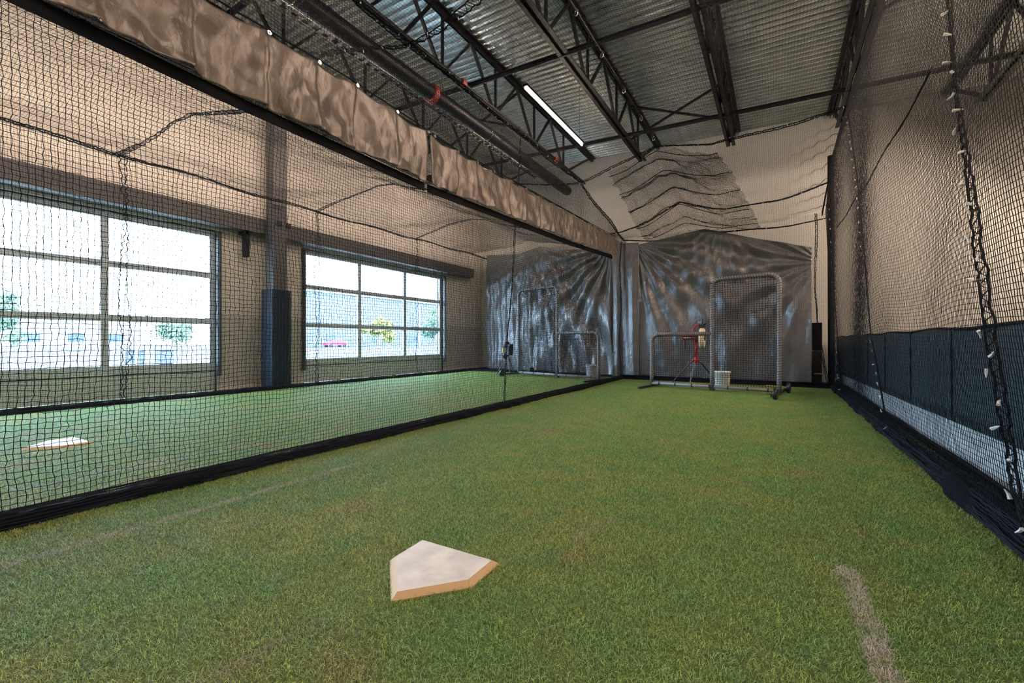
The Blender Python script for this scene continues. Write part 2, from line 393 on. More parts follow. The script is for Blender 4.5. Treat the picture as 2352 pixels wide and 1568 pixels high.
# ------------------------------------------------------------------ nets
def smooth_noise(n, m, amp, k=6):
    a = RNG.normal(size=(max(n // k, 2) + 3, max(m // k, 2) + 3))
    ui = np.linspace(0, a.shape[0] - 1.001, n); vi = np.linspace(0, a.shape[1] - 1.001, m)
    i0 = ui.astype(int); j0 = vi.astype(int); fu = (ui - i0)[:, None]; fv = (vi - j0)[None]
    fu = fu * fu * (3 - 2 * fu); fv = fv * fv * (3 - 2 * fv)
    g = lambda di, dj: a[np.ix_(i0 + di, j0 + dj)]
    return amp * ((g(0, 0) * (1 - fu) + g(1, 0) * fu) * (1 - fv) + (g(0, 1) * (1 - fu) + g(1, 1) * fu) * fv)
def net_mesh(name, P, r, parent, m='net', jit=.0022):
    """P: (n, m, 3) array of knots; every strand is a thin three-sided cord."""
    P = P + RNG.normal(size=P.shape) * jit
    n, m_ = P.shape[:2]
    Tu = np.gradient(P, axis=0); Tv = np.gradient(P, axis=1)
    Tu /= np.linalg.norm(Tu, axis=2, keepdims=True) + 1e-9; Tv /= np.linalg.norm(Tv, axis=2, keepdims=True) + 1e-9
    N = np.cross(Tu, Tv); N /= np.linalg.norm(N, axis=2, keepdims=True) + 1e-9
    V = []; F = []; base = 0
    for B, ax in ((Tv, 0), (Tu, 1)):
        rings = np.stack([P + r * (math.cos(a) * N + math.sin(a) * B) for a in (0, 2.094, 4.189)], axis=2)  # n,m,3,3
        V.append(rings.reshape(-1, 3))
        idx = np.arange(n * m_).reshape(n, m_)
        a_ = (idx[:-1, :] if ax == 0 else idx[:, :-1]).ravel(); b_ = (idx[1:, :] if ax == 0 else idx[:, 1:]).ravel()
        for k in range(3):
            k2 = (k + 1) % 3
            F.append(np.stack([a_ * 3 + k, a_ * 3 + k2, b_ * 3 + k2, b_ * 3 + k], axis=1) + base)
        base += n * m_ * 3
    V = np.concatenate(V).astype(np.float32); F = np.concatenate(F).astype(np.int32)
    me = bpy.data.meshes.new(name); me.vertices.add(len(V)); me.vertices.foreach_set('co', V.ravel())
    me.loops.add(F.size); me.loops.foreach_set('vertex_index', F.ravel())
    me.polygons.add(len(F)); me.polygons.foreach_set('loop_start', np.arange(0, F.size, 4, dtype=np.int32))
    me.polygons.foreach_set('loop_total', np.full(len(F), 4, dtype=np.int32))
    me.materials.append(M[m]); me.update(calc_edges=True)
    o = bpy.data.objects.new(name, me); COL.objects.link(o); o.parent = parent
    return o
def interp2(xs, ys, T, X, Y):
    """smooth table lookup, T[y][x]"""
    T = np.array(T, float); xs = np.array(xs, float); ys = np.array(ys, float)
    def w(g, q):
        i = np.clip(np.searchsorted(g, q) - 1, 0, len(g) - 2); f = np.clip((q - g[i]) / (g[i + 1] - g[i]), 0, 1)
        return i, f
    i, fx = w(xs, X); j, fy = w(ys, Y)
    return (T[j, i] * (1 - fx) + T[j, i + 1] * fx) * (1 - fy) + (T[j + 1, i] * (1 - fx) + T[j + 1, i + 1] * fx) * fy
def blur(A, k):
    for _ in range(k):
        B = A.copy(); B[1:-1] = (A[:-2] + 2 * A[1:-1] + A[2:]) / 4; A = B
        B = A.copy(); B[:, 1:-1] = (A[:, :-2] + 2 * A[:, 1:-1] + A[:, 2:]) / 4; A = B
    return A
def seam(name, pts, parent, w=.05, side=(0, 1, 0), r=.006, m='net'):
    """two wavy cords laced with a zigzag, following a line of points"""
    pts = [Vector(p) for p in pts]; L = sum((pts[i + 1] - pts[i]).length for i in range(len(pts) - 1))
    n = int(L / .035) + 2; out = []; side = Vector(side)
    cum = [0]
    for i in range(len(pts) - 1): cum.append(cum[-1] + (pts[i + 1] - pts[i]).length)
    def at(s):
        for i in range(len(pts) - 1):
            if s <= cum[i + 1] or i == len(pts) - 2:
                return pts[i].lerp(pts[i + 1], (s - cum[i]) / (cum[i + 1] - cum[i]))
    b = MB(); A = []; B_ = []; Z = []
    ph = random.random() * 6
    for k in range(n):
        s = L * k / (n - 1); p = at(s); ww = w * (.75 + .35 * math.sin(s * 2.1 + ph)) + random.gauss(0, w * .12)
        off = side * (.018 * math.sin(s * 3.3 + ph) + random.gauss(0, w * .1))
        a_, b__ = p + off + side * ww / 2, p + off - side * ww / 2
        A.append(a_); B_.append(b__); Z.append(a_ if k % 2 else b__)
    b.tube(A, r, 4); b.tube(B_, r, 4); b.tube(Z, r * .6, 3)
    Z2 = [(A[k] if (k // 2) % 2 else B_[k]) for k in range(n)]; b.tube(Z2, r * .6, 3)
    return b.build(name, M[m], parent), A, B_
TIE = None; TOFF = (0, 0, 0)
def ties(parent, A, B_, step, size=.012, loc0=(0, 0, 0)):
    global TIE
    if TIE is None:
        o = MB().tube([(-1, -.2, 0), (0, .12, .15), (1, .35, -.1)], [.42, .3, .12], 5).build('zip_tie', M['tie'], parent); TIE = o.data
        bpy.data.objects.remove(o)
    k = step // 2; flip = False; step = max(2, step)
    while k < len(A):
        o = bpy.data.objects.new('zip_tie', TIE); COL.objects.link(o); o.parent = parent
        p = (A if flip else B_)[k] + Vector(TOFF); o.location = p; o.scale = (size,) * 3
        o.rotation_euler = (random.random() * 6, random.random() * 6, random.random() * 6)
        flip = not flip; k += step + random.randint(-1, 1)

CELL = .03
XD, XRN, XLN = -3.35, .95, -8.4
# divider between the lanes
root = empty('divider_net', (0, 0, 0)); tag(root, 'tall black net wall dividing the left lane from the right lane', 'net')
Y = np.arange(-.9, 10.95, CELL * .93); Zs = np.arange(.03, 4.1, CELL)
yy, zz = np.meshgrid(Y, Zs, indexing='ij')
xx = XD + smooth_noise(*yy.shape, .022, 26) + .05 * np.sin(yy * 1.15 + .6) * np.sin(zz / 4.1 * math.pi)
t_ = np.clip((yy - 8.0) / 3, 0, 1); zsc = 1 - .13 * t_
yn = yy + smooth_noise(*yy.shape, .010, 14); zn = zz * zsc + smooth_noise(*yy.shape, .008, 12)
net_mesh('net_panel', np.stack([xx, yn, zn], 2), .0019, root)
s, A, B_ = seam('laced_seam', [(XD + .01, 5.14, .02), (XD + .01, 5.32, 1.5), (XD + .01, 5.48, 2.68), (XD + .02, 5.6, 4.1)], root, .035, r=.005)
ties(root, A, B_, 5, .010)
s, A, B_ = seam('laced_seam', [(XD + .01, -.15, 4.1), (XD + .01, 3, 4.13), (XD + .02, 7.9, 4.1), (XD, 10.9, 3.55)], root, .06, (1, 0, 0), .009)
ties(root, A, B_, 6, .016)
def hem(name, x, y0, y1, hgt, wid, parent, seedk, xf=None):
    """the slack of a net gathered on the turf in a long roll"""
    n = int((y1 - y0) / .05); P = []; rr = np.random.default_rng(seedk)
    ws = rr.normal(size=(n + 12)); ws = np.convolve(ws, np.ones(9) / 9, 'same')
    for i in range(n + 1):
        y = y0 + (y1 - y0) * i / n; row = []; xc = x + .014 * ws[i] + (xf(y) if xf else 0)
        hh = hgt * (1 + .35 * ws[i + 3]); ww = wid * (1 + .5 * ws[i + 6])
        for k in range(15):
            a = math.pi * k / 14; q = 1 + .05 * rr.normal()
            row.append((xc + math.cos(a) * ww * q, y, max(.0, math.sin(a) ** .8 * hh * q) + .001))
        P.append(row)
    o = MB().grid(P).build(name, M['netg'], parent, smooth=True)
    b = MB()
    for j in range(26):
        a0 = rr.random() * math.pi; L = []
        for i in range(n + 1):
            y = y0 + (y1 - y0) * i / n; a0 += rr.normal() * .03; a0 = min(max(a0, .15), math.pi - .15)
            L.append((x + .014 * ws[i] + (xf(y) if xf else 0) + math.cos(a0) * wid * 1.08, y, math.sin(a0) * hgt * 1.08 + .006))
        b.tube(L, .0028, 3, cap=False)
    b.build('loose_cord', M['cord'], parent)
hem('gathered_hem', XD, -.9, 10.9, .072, .085, root, 3)

# right side net
TOFF = (-.024, -.014, 0)
root = empty('side_net', (0, 0, 0)); tag(root, 'tall black net wall along the right edge of the right lane', 'net')
Y = np.arange(.9, 11.1, CELL * .95); Zs = np.arange(.02, 4.5, CELL)
yy, zz = np.meshgrid(Y, Zs, indexing='ij')
ztop = np.interp(Y, [0, 8, 10, 11.2], [4.45, 4.45, 4.35, 3.6])[:, None]
skew = .28 * zz * np.interp(yy, [0, 11.2], [1, 0])
xx = XRN - .02 * zz + smooth_noise(*yy.shape, .006, 40) + .035 * np.sin(yy * 1.7 + zz * .5) * np.sin(np.clip(zz / 4.4, 0, 1) * math.pi) 
yn = yy + skew + smooth_noise(*yy.shape, .008, 16)
zn = zz / 4.5 * ztop + smooth_noise(*yy.shape, .014, 26) + .035 * np.sin(yy * 2.6) * np.sin(np.clip(zz / 4.4, 0, 1) * math.pi)
net_mesh('net_panel', np.stack([xx, yn, zn], 2), .0018, root, jit=.0008)
for pts, w_, sz, st in (([(XRN, 2.85, .03), (XRN, 3.1, .7), (XRN - .02, 3.3, 1.38), (XRN - .03, 3.59, 2.47), (XRN - .03, 3.74, 3.09), (XRN - .08, 4.1, 4.4)], .11, .015, 4),
                    ([(XRN, 5.65, .02), (XRN, 6.59, 1.07), (XRN - .02, 7.38, 3.09), (XRN - .05, 8.1, 4.42)], .05, .013, 5),
                    ([(XRN, 9.3, .02), (XRN - .02, 10.0, 1.5), (XRN - .05, 10.6, 3.9)], .04, .012, 7)):
    s, A, B_ = seam('laced_seam', pts, root, w_, r=.006 if w_ > .06 else .005); ties(root, A, B_, st, sz * 1.5)
seam('laced_seam', [(XRN - .05, 4.0, 2.8), (XRN - .03, 6.4, 2.86), (XRN - .04, 9.6, 2.98)], root, .02, (0, 0, 1), .005)
hem('gathered_hem', XRN + .04, .9, 11.0, .095, .085, root, 5)

# net along the glazed doors
TOFF = (.012, -.004, 0)
root = empty('door_side_net', (0, 0, 0)); tag(root, 'black net wall in front of the glazed doors, along the left lane', 'net')
Y = np.arange(.6, 11.7, CELL); Zs = np.arange(.03, 3.75, CELL)
yy, zz = np.meshgrid(Y, Zs, indexing='ij')
xx = XLN + smooth_noise(*yy.shape, .012, 26) + .05 * np.sin(yy * .9) * np.sin(zz / 3.7 * math.pi)
net_mesh('net_panel', np.stack([xx, yy + smooth_noise(*yy.shape, .007, 12), zz + smooth_noise(*yy.shape, .007, 12)], 2), .0019, root)
for y_ in (2.39, 5.58, 8.56):
    s, A, B_ = seam('laced_seam', [(XLN + .01, y_, .02), (XLN + .01, y_, 1.9), (XLN + .01, y_, 3.72)], root, .10, r=.006); ties(root, A, B_, 11, .014)
seam('top_rope', [(XLN, .6, 3.78), (XLN, 5.5, 3.73), (XLN, 12, 3.78)], root, .03, (0, 0, 1), .010)
hem('gathered_hem', XLN, .6, 12.0, .07, .07, root, 8)

# net ceiling over the left lane
TOFF = (0, -.006, -.012)
root = empty('ceiling_net', (0, 0, 0)); tag(root, 'black net ceiling sagging over the left lane below the tarp', 'net')
X = np.arange(XLN, XD, CELL); Y = np.arange(.6, 11.05, CELL)
xx, yy = np.meshgrid(X, Y, indexing='ij')
xs = [-8.4, -7.2, -6.3, -5.6, -4.9, -4.1, -3.35]; ys_ = [.0, 2.36, 4.2, 5.6, 7.2, 8.6, 10.2, 11.9]
T = [[3.75, 3.68, 3.85, 3.7, 3.5, 3.3, 3.2], [3.74, 3.62, 3.82, 3.64, 3.5, 3.3, 3.2], [3.72, 3.60, 3.86, 3.66, 3.45, 3.3, 3.2],
     [3.74, 3.84, 3.99, 3.74, 3.6, 3.4, 3.2], [3.74, 3.72, 3.95, 3.74, 3.55, 3.4, 3.3], [3.77, 4.0, 4.05, 3.78, 3.6, 3.5, 3.4], [3.77, 3.8, 3.95, 3.75, 3.6, 3.5, 3.45], [3.78, 3.8, 3.9, 3.85, 3.7, 3.6, 3.5]]
zz = blur(interp2(xs, ys_, T, xx, yy), 14) + smooth_noise(*xx.shape, .012, 14)
net_mesh('net_panel', np.stack([xx, yy, zz], 2), .0014, root)
def zl(x, y): return float(interp2(xs, ys_, T, np.array([[x]]), np.array([[y]]))[0, 0])
for y_ in (2.36, 5.6, 8.6):
    s, A, B_ = seam('laced_seam', [(x, y_ + .1 * math.sin(x), zl(x, y_) - .02) for x in np.linspace(-8.4, -3.45, 14)], root, .07, (0, 1, 0), .006); ties(root, A, B_, 10, .013)

# net ceiling over the right lane
root = empty('ceiling_net', (0, 0, 0)); tag(root, 'black net ceiling over the right lane, below the trusses, folded up at its far end', 'net')
X = np.arange(-5.05, XRN, CELL); Y = np.arange(.6, 10.88, CELL)
xx, yy = np.meshgrid(X, Y, indexing='ij')
xr = [-5.05, -4.1, -3.3, -2.6, -1.85, -1.0, .1, .95]; yr = [0, 1.6, 3.3, 5.6, 7.9, 9.2, 10.0, 11.1]
TR = [[4.75, 4.35, 4.12, 4.3, 4.5, 4.35, 4.4, 4.48], [4.75, 4.35, 4.10, 4.28, 4.5, 4.32, 4.36, 4.46], [4.68, 4.33, 4.12, 4.27, 4.5, 4.32, 4.34, 4.46], [4.6, 4.3, 4.1, 4.28, 4.5, 4.3, 4.32, 4.46],
      [4.45, 4.22, 4.1, 4.33, 4.53, 4.28, 4.34, 4.46], [4.1, 3.9, 3.8, 4.0, 4.28, 4.0, 4.05, 4.42], [3.9, 3.7, 3.55, 3.73, 4.08, 3.75, 3.78, 4.05], [3.8, 3.7, 3.62, 3.5, 3.6, 3.5, 3.47, 3.56]]
zz = interp2(xr, yr, TR, xx, yy)
zz = blur(zz, 8) + smooth_noise(*xx.shape, .012, 12) + .02 * np.sin(xx * 34) * np.clip((yy - 6.5) / 2, 0, 1) * np.clip((xx + 1.9) * 2, 0, 1) * np.clip((11 - yy), 0, 1)
zz += .05 * np.sin(yy * 17) * np.clip((xx - .1) / .7, 0, 1) * np.clip((yy - 8.2), 0, 1)
net_mesh('net_panel', np.stack([xx, yy, zz], 2), .0014, root)
def zr(x, y): return float(interp2(xr, yr, TR, np.array([[x]]), np.array([[y]]))[0, 0])
for y_, w_ in ((3.3, .09), (7.9, .07), (10.0, .06), (11.05, .07)):
    lo = -5 if y_ < 8 else -3.4
    s, A, B_ = seam('laced_seam', [(x, y_ + .06 * math.sin(2 * x), zr(x, y_) - .03) for x in np.linspace(lo, .9, 20)], root, w_, (0, 1, 0), .008); ties(root, A, B_, 9, .014)
seam('laced_seam', [(-4.85, 7.9, 4.42), (-4.1, 9.3, 3.95), (-3.42, 10.3, 3.5)], root, .03, (1, 0, 0), .007)
# slack net bunched under the ridge
U = np.linspace(0, 1, 85); Vv = np.linspace(0, 1, 115)
uu, vv = np.meshgrid(U, Vv, indexing='ij')
xb = -1.85 + (uu - .48) * (1.9 + .6 * vv) + .25 * vv; yb = 8.0 + 2.9 * vv
zb = blur(interp2(xr, yr, TR, xb, yb), 5) - .05 - .05 * np.abs(np.sin(vv * 17 + 1.3 * np.sin(uu * 5))) - .10 * np.sin(uu * math.pi) * 0 + smooth_noise(*xb.shape, .02, 7)
net_mesh('folded_net', np.stack([xb + smooth_noise(*xb.shape, .02, 6), yb + .12 * np.sin(vv * 33), zb], 2), .0023, root, jit=.004)
for v_ in (.0, .22, .45, .68, .9):
    L = [(-1.85 + (u - .48) * (1.9 + .6 * v_) + .25 * v_, 8.0 + 2.9 * v_ + .05 * math.sin(u * 9), zr(-1.85 + (u - .48) * (1.9 + .6 * v_) + .25 * v_, 8 + 2.9 * v_) - .12 - .02 * math.sin(u * 12)) for u in np.linspace(0, 1, 26)]
    MB().tube(L, .007, 5).build('fold_rope', M['netg'], root)

# nets closing the far ends
for nm, lab, x0, x1, y_, zt in (('end_net', 'black net hanging across the far end of the right lane before the tarp', XD, XRN, 10.62, 3.56), ('end_net', 'black net hanging across the far end of the left lane before the tarp', XLN, XD, 11.25, 3.72)):
    root = empty(nm, (0, 0, 0)); tag(root, lab, 'net')
    X = np.arange(x0, x1, CELL); Zs = np.arange(.02, zt, CELL)
    xx, zz = np.meshgrid(X, Zs, indexing='ij')
    net_mesh('net_panel', np.stack([xx, y_ + smooth_noise(*xx.shape, .02, 20), zz + smooth_noise(*xx.shape, .006, 12)], 2), .0015, root)
    MB().tube([(x0, y_, .02), ((x0 + x1) / 2, y_ + .03, .03), (x1, y_, .02)], .035, 6).build('gathered_hem', M['netg'], root)
s, A, B_ = seam('corner_rope', [(.66, 10.66, 3.56), (.68, 10.66, 1.3), (.9, 10.66, .06)], root, .03, (1, 0, 0), .006); s.parent = None
tag(s, 'dark rope with white ties at the far right corner of the right lane', 'rope')
s, A, B_ = seam('corner_rope', [(-3.4, 10.75, 3.5), (-3.42, 10.75, .06)], None, .03, (1, 0, 0), .006)
tag(s, 'dark rope with white ties where divider and far tarps meet', 'rope')

# support cables with snap hooks
def cable(lab, pts, hooks, r=.006):
    root = empty('support_cable', pts[0]); tag(root, lab, 'cable'); o = Vector(pts[0])
    MB().tube([Vector(p) - o for p in pts], r, 6).build('wire', M['steel'], root)
    for h in hooks:
        p = None
        for i in range(len(pts) - 1):
            if pts[i][1] <= h <= pts[i + 1][1]:
                p = Vector(pts[i]).lerp(Vector(pts[i + 1]), (h - pts[i][1]) / (pts[i + 1][1] - pts[i][1])) - o
        if p is None: continue
        L = [(p.x + .018 * math.cos(a), p.y + .01 * math.sin(a * 1.0), p.z - .035 + .045 * math.sin(a)) for a in np.linspace(0, 2 * math.pi, 11)]
        MB().tube(L, .005, 5, cap=False).build('snap_hook', M['chrome'], root)
cable('steel cable with snap hooks carrying the ridge of the right lane net ceiling', [(-1.85, .5, 4.54), (-1.85, 8.0, 4.56)], [2.6, 3.5, 4.3, 5.1, 6.0, 6.9, 7.7])
cable('steel cable with snap hooks along the top of the right side net', [(.93, .5, 4.48), (.93, 8.0, 4.5), (.92, 10.3, 4.42)], [3.6, 4.3, 5.0, 5.7, 6.4, 7.1, 7.7, 8.3, 8.9, 9.5, 10.1])
cable('bare steel cable under the trusses left of the lamp, above the divider', [(-3.3, .5, 4.14), (-3.3, 8.0, 4.13)], [], .008)
seam('net_edge', [(XRN - .06, .9, 4.46), (XRN - .06, 8, 4.46), (XRN - .06, 10.2, 4.38), (.8, 11.05, 3.6)], bpy.data.objects['side_net'], .07, (0, 0, 1), .010)

# ------------------------------------------------------------------ tarps
def sheet(name, lab, y0, y1, x0, x1, ztop, zbot_, m, amp=.05, fr=3.0, cat='tarp', top_r=None, along='x', extra=None, nu=160, nv=70, seedk=1):
    rr = np.random.default_rng(seedk); ph = rr.random(8) * 6.28
    P = []
    for i in range(nu + 1):
        u = i / nu; row = []
        for j in range(nv + 1):
            v = j / nv
            zt = ztop(u) if callable(ztop) else ztop; zb = zbot_(u) if callable(zbot_) else zbot_
            z = zb + (zt - zb) * v
            s_ = (u * fr * 6.28)
            d = amp * (.55 * math.sin(s_ + ph[0] + 1.1 * v) + .3 * math.sin(s_ * 2.3 + ph[1] - 2 * v) + .22 * math.sin(s_ * 4.1 + ph[2] + 3 * v)) * (.35 + .65 * (1 - v))
            if extra: d += extra(u, v)
            if along == 'x': row.append((x0 + (x1 - x0) * u, y0 + (y1 - y0) * u + d, z))
            else: row.append((x0 + (x1 - x0) * u + d, y0 + (y1 - y0) * u, z))
        P.append(row)
    o = MB().grid(P).build(name, M[m], None, smooth=True, solid=.003)
    return tag(o, lab, cat) if lab else o
def rad(u0, v0, n, amp):   # folds fanning out from a tie point
    def f(u, v):
        a = math.atan2(v - v0, (u - u0) * 1.3); r = math.hypot((u - u0) * 1.3, v - v0)
        return amp * math.sin(a * n) * min(r * 2.5, 1) * math.exp(-r * 1.2)
    return f
g1, g2, g3 = rad(-.03, 1.02, 26, .06), rad(.52, 1.05, 18, .03), rad(1.05, .9, 20, .05)
sheet('end_tarp', 'large silver grey tarp hanging behind the right L-shaped screen', 10.95, 10.98, -3.02, .62,
      lambda u: np.interp(u, [0, .43, 1], [3.42, 3.6, 2.93]), lambda u: .06 + .03 * math.sin(u * 21), 'tarp', .03, 2.6, extra=lambda u, v: g1(u, v) + g3(u, v) + g2(u, v), nu=240, nv=160, seedk=2)
sheet('end_tarp', 'narrow brown grey tarp flap beside the divider, overlapping the large right tarp', 10.86, 10.88, -3.66, -2.98,
      lambda u: 3.5 - .05 * u, lambda u: .04, 'tarp', .07, .8, extra=lambda u, v: -.25 * u * 0 + .05 * math.sin(v * 3), nu=60, nv=120, seedk=4)
h1, h2 = rad(.43, 1.02, 20, .035), rad(1.0, 1.02, 24, .09)
def diag(u, v):
    s_ = (u + .42 * v); return .085 * math.sin(s_ * 26) * max(0, min(1, (u - .35) * 3)) * (1 - .5 * v)
sheet('end_tarp', 'silver grey tarp with bluish diagonal folds behind the left L-shaped screen', 11.78, 11.12, -8.33, -3.75,
      lambda u: np.interp(u, [0, .3, .48, .7, 1], [3.86, 3.72, 3.84, 3.6, 3.45]), lambda u: .05 + .02 * math.sin(u * 17), 'tarp', .055, 5.0, extra=lambda u, v: h1(u, v) + h2(u, v) + diag(u, v), nu=260, nv=150, seedk=6)
# hem lines on the far floor
tag(MB().box(-8.3, -3.45, 11.0, 11.3, .005, .06).build('floor_strip', M['netg']), 'dark gathered net strip on the turf at the end of the left lane', 'net')
tag(MB().box(-3.4, .95, 10.72, 10.85, .005, .10).build('floor_strip', M['netg']), 'dark gathered net strip on the turf at the end of the right lane', 'net')

# long brown tarps hung high on the divider
def valance(lab, ya, yb, seedk):
    root = empty('valance_tarp', (0, 0, 0)); tag(root, lab, 'tarp', 'brown tarps along the divider')
    zt = lambda y: np.interp(y, [0, 1.4, 2.4, 4.0, 5.6, 9.8], [3.25, 3.25, 3.27, 3.21, 3.26, 3.39])
    zb = lambda y: np.interp(y, [.2, 1.6, 3.5, 5.4, 7.3, 9.8], [2.75, 2.70, 2.68, 2.75, 2.82, 2.97])
    rr = np.random.default_rng(seedk); L = yb - ya; n = int(L / .02); P = []
    g = [ya + .02]; 
    while g[-1] < yb - .3: g.append(g[-1] + .36 + rr.random() * .12)
    ph = rr.random(6) * 6.28
    for i in range(n + 1):
        y = ya + L * i / n; row = []
        gd = min(abs(y - q) for q in g)
        for j in range(36):
            v = j / 35; z = zb(y) + (zt(y) - zb(y)) * v - .03 * min(gd / .2, 1) * v
            gi_ = max([q for q in g if q <= y] or [ya]); saw = min((y - gi_) / .42, 1.0); kink = .045 * saw * (1.1 - .5 * v) - .02 + .02 * math.exp(-gd / .03) * (1 - .4 * v)
            d = .028 * math.sin(y * 6.1 + ph[0] + 2.1 * v) + .016 * math.sin(y * 13 + ph[1] - 3 * v) + .011 * math.sin(y * 27 + ph[2] + 6 * v) + .007 * math.sin(y * 41 - 9 * v) + .012 * math.sin(v * 7 + y * 3) + .034 * (abs(math.sin(y * 4.3 + 1.6 * v + ph[3])) ** .6 - .7) + .018 * (abs(math.sin(y * 9.7 - 3.1 * v + ph[4])) ** .6 - .7) + .010 * (abs(math.sin(y * 6 + 8 * v + ph[5])) ** .5 - .7)
            d *= float(np.interp(y, [0, 3.5, 6, 10], [1, .9, .5, .35]))
            row.append((XD + .09 + d * (.3 + .7 * (1 - v)) + kink + .03, y, z))
        P.append(row)
    MB().grid(P).build('sheet', M['tarp_b'], root, smooth=True, solid=.003)
    b = MB()
    Lp = [(XD + .06, y, zb(y) - .035) for y in np.linspace(ya, yb, int(L / .15))]
    for k in range(len(Lp) - 1): b.bar(Lp[k], Lp[k + 1], .012, .085)
    b.build('bottom_strap', M['black'], root)
    for q in g:
        MB().lathe([(.006, -.003), (.017, -.003), (.017, .003), (.006, .003)], (XD + .155, q, float(zt(q)) - .02), 12, 'x').build('grommet', M['chrome'], root)
    MB().tube([(XD + .13, y, float(zt(y)) + .012) for y in np.linspace(ya, yb, 30)], .007, 5).build('top_cord', M['net'], root)
valance('long brown tarp hung high on the divider net, near length', -.9, 3.47, 21)
valance('long brown tarp hung high on the divider net, far length beyond the gap', 3.52, 9.75, 22)

# ------------------------------------------------------------------ right side banner, far corner bits
root = empty('windscreen_banner', (1.16, 0, 0)); tag(root, 'long navy banner above a pale vinyl strip, behind the right side net', 'banner')
def bgrid(za, zb_, x, amp, m, nm):
    P = [[(x + amp * math.sin(y * 3.1 + 1.5 * v), y, (za(y) if callable(za) else za) * (1 - v) + (zb_(y) if callable(zb_) else zb_) * v) for v in np.linspace(0, 1, 12)] for y in np.linspace(.8, 12.3, 220)]
    return MB().grid(P).build(nm, M[m], root, smooth=True, solid=.004)
bgrid(lambda y: .43 - .012 * y, lambda y: 1.045 + .008 * math.sin(y * 4), 0, .008, 'navyb', 'navy_panel')
bgrid(.02, lambda y: .46 - .012 * y, .03, .008, 'wht_v', 'pale_strip')
MB().tube([(0, y, 1.05 + .008 * math.sin(y * 4)) for y in np.linspace(.8, 12.3, 60)], .012, 6).build('top_hem', M['black'], root)
lm = MB()
for k in range(280):
    y_ = .8 + k * .041; lm.box(-.012, -.004, y_, y_ + .02, .39 - .012 * y_, .445 - .012 * y_)
lm.build('laced_edge', M['navyb'], root)
for y_ in (2.2, 3.4, 4.6, 5.8, 7.0, 8.2, 9.4): MB().tube([(-.012, y_, .42 - .012 * y_), (-.012, y_ + .01, 1.03)], .006, 4).build('panel_seam', M['net'], root)
MB().box(-.01, .05, .8, 12.3, .0, .06).build('bottom_strap', M['black'], root)

root = empty('black_cabinet', (.73, 11.5, 0)); tag(root, 'tall narrow black box on a dark brown stand in the far right corner', 'cabinet')
MB().box(-.10, .10, -.09, .09, .75, 1.36).build('upper_box', M['black'], root, bevel=.01)
MB().box(-.095, .095, -.09, .09, .0, .745).build('lower_stand', mat('dark_brown', (.018, .014, .010), .7), root, bevel=.01)
MB().box(-.05, .12, -.10, -.092, .24, .255).build('white_cord', M['tie'], root)
tag(MB().tube([(.98, 11.3, 0), (.97, 11.3, 4.9)], .06, 12).build('net_gather_tube', M['steel'], smooth=True), 'slim dark tube in place of the gathered net end at the far right corner', 'post')  # plain tube standing in for the bunched end of the net

